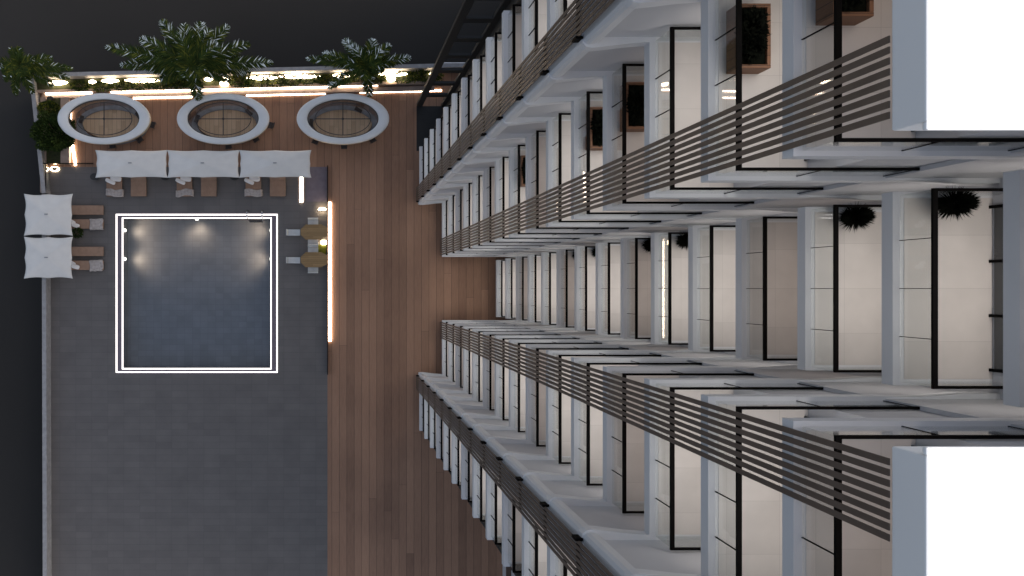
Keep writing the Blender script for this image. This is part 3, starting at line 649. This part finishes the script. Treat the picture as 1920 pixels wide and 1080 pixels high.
for k in range(NLEV):
    z = ZR0 - 1.0 - FL * k
    if k: o = slab0.copy(); COL.objects.link(o)
    else: o = slab0
    o.location = (0, 0, z)
    for s in (1, -1):
        build_balcony('A', s, k, (209.5, 257.8, 62.5, 157.8), [(258, 159), (208, 159), (208, 61), (300, 61)], [(208, 85.5, 'y'), (208, 110, 'y'), (208, 134.5, 'y'), (252, 61, 1), (299, 61, 1)], (222, 256, 70, 150), LA[k], (258, 70, 150))
        build_balcony('C', s, k, (168, 216, 192, 257), [(216, 258), (166, 258), (166, 191)], [(166, 213, 'y'), (166, 236, 'y')], (180, 214, 198, 252), LA[(k + 1) % 15], (216, 196, 254))
    build_balcony('B', 1, k, (310, 357.8, -49, 49), [(358, 50.5), (308, 50.5), (308, -50.5), (358, -50.5)], [(308, 0, 'y'), (308, 26, 'y'), (308, -26, 'y')], (322, 356, -42, 42), LA[(k * 2) % 15], (358, -44, 44))
# walls
ZT = ROOF - .7
b = MB()
for s in (1, -1):
    def gb(x0, x1, y0, y1, z0=0, z1=ZT): b.gbox(x0, x1, y0 * s, y1 * s, z0, z1)
    gb(166, 262, 161.5, 166); gb(167, 171, 166, 189.2); gb(258, 262, 62.3, 161.5); gb(216, 220, 189.2, 259); gb(171, 216, 187.2, 190.8) 
    gb(300, 419, 59.8, 62.2); gb(262, 300, 62.4, 64)
b.gbox(358, 362, -52, 52, 0, ZT)
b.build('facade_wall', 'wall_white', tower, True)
for s in (1, -1):
    b = MB(); P = []
    for (x, y) in ((161.6, 166), (161.6, 160), (162.6, 157.4), (165, 156.4), (170, 156.8), (170, 161), (168, 166)): P.append((x / G, y * s / G))
    b.prism(P, 0, ZT); b.build('corner_column', 'white_paint', tower, True)
    MB().gbox(168, 262, 259.4 * s, 263 * s, 0, ZT).build('end_wall', 'black_wall', tower, True)
b = MB()
b.gbox(262.2, 299.8, -259, -64.2, .1, ZT); b.gbox(262.2, 299.8, 64.2, 259, .1, ZT)
b.gbox(362.2, 760, -260, 260, .1, ZT); b.gbox(300, 362, 62.4, 259, .1, ZT); b.gbox(300, 362, -259, -62.4, .1, ZT)
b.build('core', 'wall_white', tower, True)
b = MB(); b.gbox(320, 760, 250, 466, .05, ROOF - .4); b.gbox(410, 758, 460, 610, -4, ROOF - .4); b.gbox(320, 760, -700, -250, .05, ROOF - .4); b.build('shade_wing', 'wall_white', tower, True)  # unseen wing, added to keep the sun off the deck and ground
# window bands on the added shading wing
b = MB()
for k in range(15):
    z = 1.4 + FL * k; b.gbox(319, 319.9, 300, 450, z, z + 1.6); b.gbox(319, 319.9, -680, -300, z, z + 1.6)
b.build('shade_wing_windows', 'door_glass', tower, True)
# roof
b = MB()
for s in (1, -1):
    P = [(204, 57.4), (430, 57.4), (430, 263.8), (156, 263.8), (156, 158), (204, 158)]
    b.prism([(x / G, y * s / G) for x, y in P], ROOF - .69, ROOF, 0); b.gbox(204, 430, 54.5 * s, 57.4 * s, ROOF - .09, ROOF)
b.gbox(300, 430, -54.3, 54.3, ROOF - .69, ROOF - .003); b.gbox(430.3, 762, -263.9, 263.9, ROOF - .69, ROOF - .003)
b.build('roof', 'roof_white', tower, True, bevel=.03)
# slat screens
for s in (1, -1):
    b = MB()
    for i in range(8): y = 62.0 + 3.97 * i; b.gbox(203.3, 203.85, y * s, (y + 2.55) * s, 0.02, ROOF - .7)
    b.build('slat_screen', 'slat_brown', tower, True)
    b = MB()
    for i in range(7): y = 161.4 + 3.97 * i; b.gbox(158.0, 158.6, y * s, (y + 2.75) * s, 0.02, ROOF - .7)
    b.build('slat_screen', 'slat_brown', tower, True)
    b = MB()
    for k in range(NLEV):
        z = ZR0 - 1.0 - FL * k; b.gbox(156.2, 161, 160 * s, 161.8 * s, z - .3, z + .05); b.gbox(158.8, 160.2, 163 * s, 188 * s, z - .25, z - .12)
    b.build('screen_bracket', 'black_metal', tower, True)

# balcony planters and plants
LN = ['topmost', 'second', 'third', 'fourth', 'fifth', 'sixth', 'seventh', 'eighth', 'ninth', 'tenth']
for k in (0, 1, 3, 4, 7):
    z = ZR0 - 1.0 - FL * k + .012
    t_ = thing('balcony_planter', 'wooden planter with dark spiky plant on the %s balcony level down, above the slat screen' % LN[k], 'planter', gp(222, 133, z), 0, 'wooden planters on the balconies')
    b = MB(); x0, x1, y0, y1 = -8.5 / G, 9 / G, -17 / G, 17 / G
    b.box(x0, x1, y0, y0 + .08, 0, .5); b.box(x0, x1, y1 - .08, y1, 0, .5); b.box(x0, x0 + .08, y0 + .08, y1 - .08, 0, .5); b.box(x1 - .08, x1, y0 + .08, y1 - .08, 0, .5)
    b.build('box', 'planter_wood', t_, bevel=.01); MB().box(x0 + .08, x1 - .08, y0 + .08, y1 - .08, .05, .42).build('soil', 'leaf_black', t_)
    b = MB(); blob(b, (-.05, 0, .55), (.2, .48, .18), 800, .13, 0)
    for i in range(26):
        a = random.uniform(0, 6.28); d = Vector((math.cos(a), math.sin(a), random.uniform(.2, 1.2))); leaf(b, Vector((-.02, random.uniform(-.4, .4), .5)), d, Vector((0, 0, 1)), random.uniform(.2, .4), .03, 0)
    b.build('plant', 'leaf_black', t_)
for k in (1, 2, 5, 6, 8, 9):
    z = ZR0 - 1.0 - FL * k + .012
    t_ = thing('potted_plant', 'black bushy potted plant in the corner of the recessed balcony, %s level down' % LN[k], 'plant', gp(330, 45, z), 0, 'bushy plants in the recessed balcony corners')
    MB().cyl(0, 0, 0, .34, .14, .2, 18).build('pot', 'dark_frame', t_)
    b = MB()
    for i in range(1100):
        a = random.uniform(0, 6.28); e = random.uniform(-.2, 1.3); d = Vector((math.cos(a) * math.cos(e) * 1.0, math.sin(a) * math.cos(e) * .52, math.sin(e))); leaf(b, Vector((0, 0, .36)) + d * .1, d, Vector((random.random(), random.random(), 1)), random.uniform(.26, .4), .02, 0)
    b.build('foliage', 'leaf_black', t_)
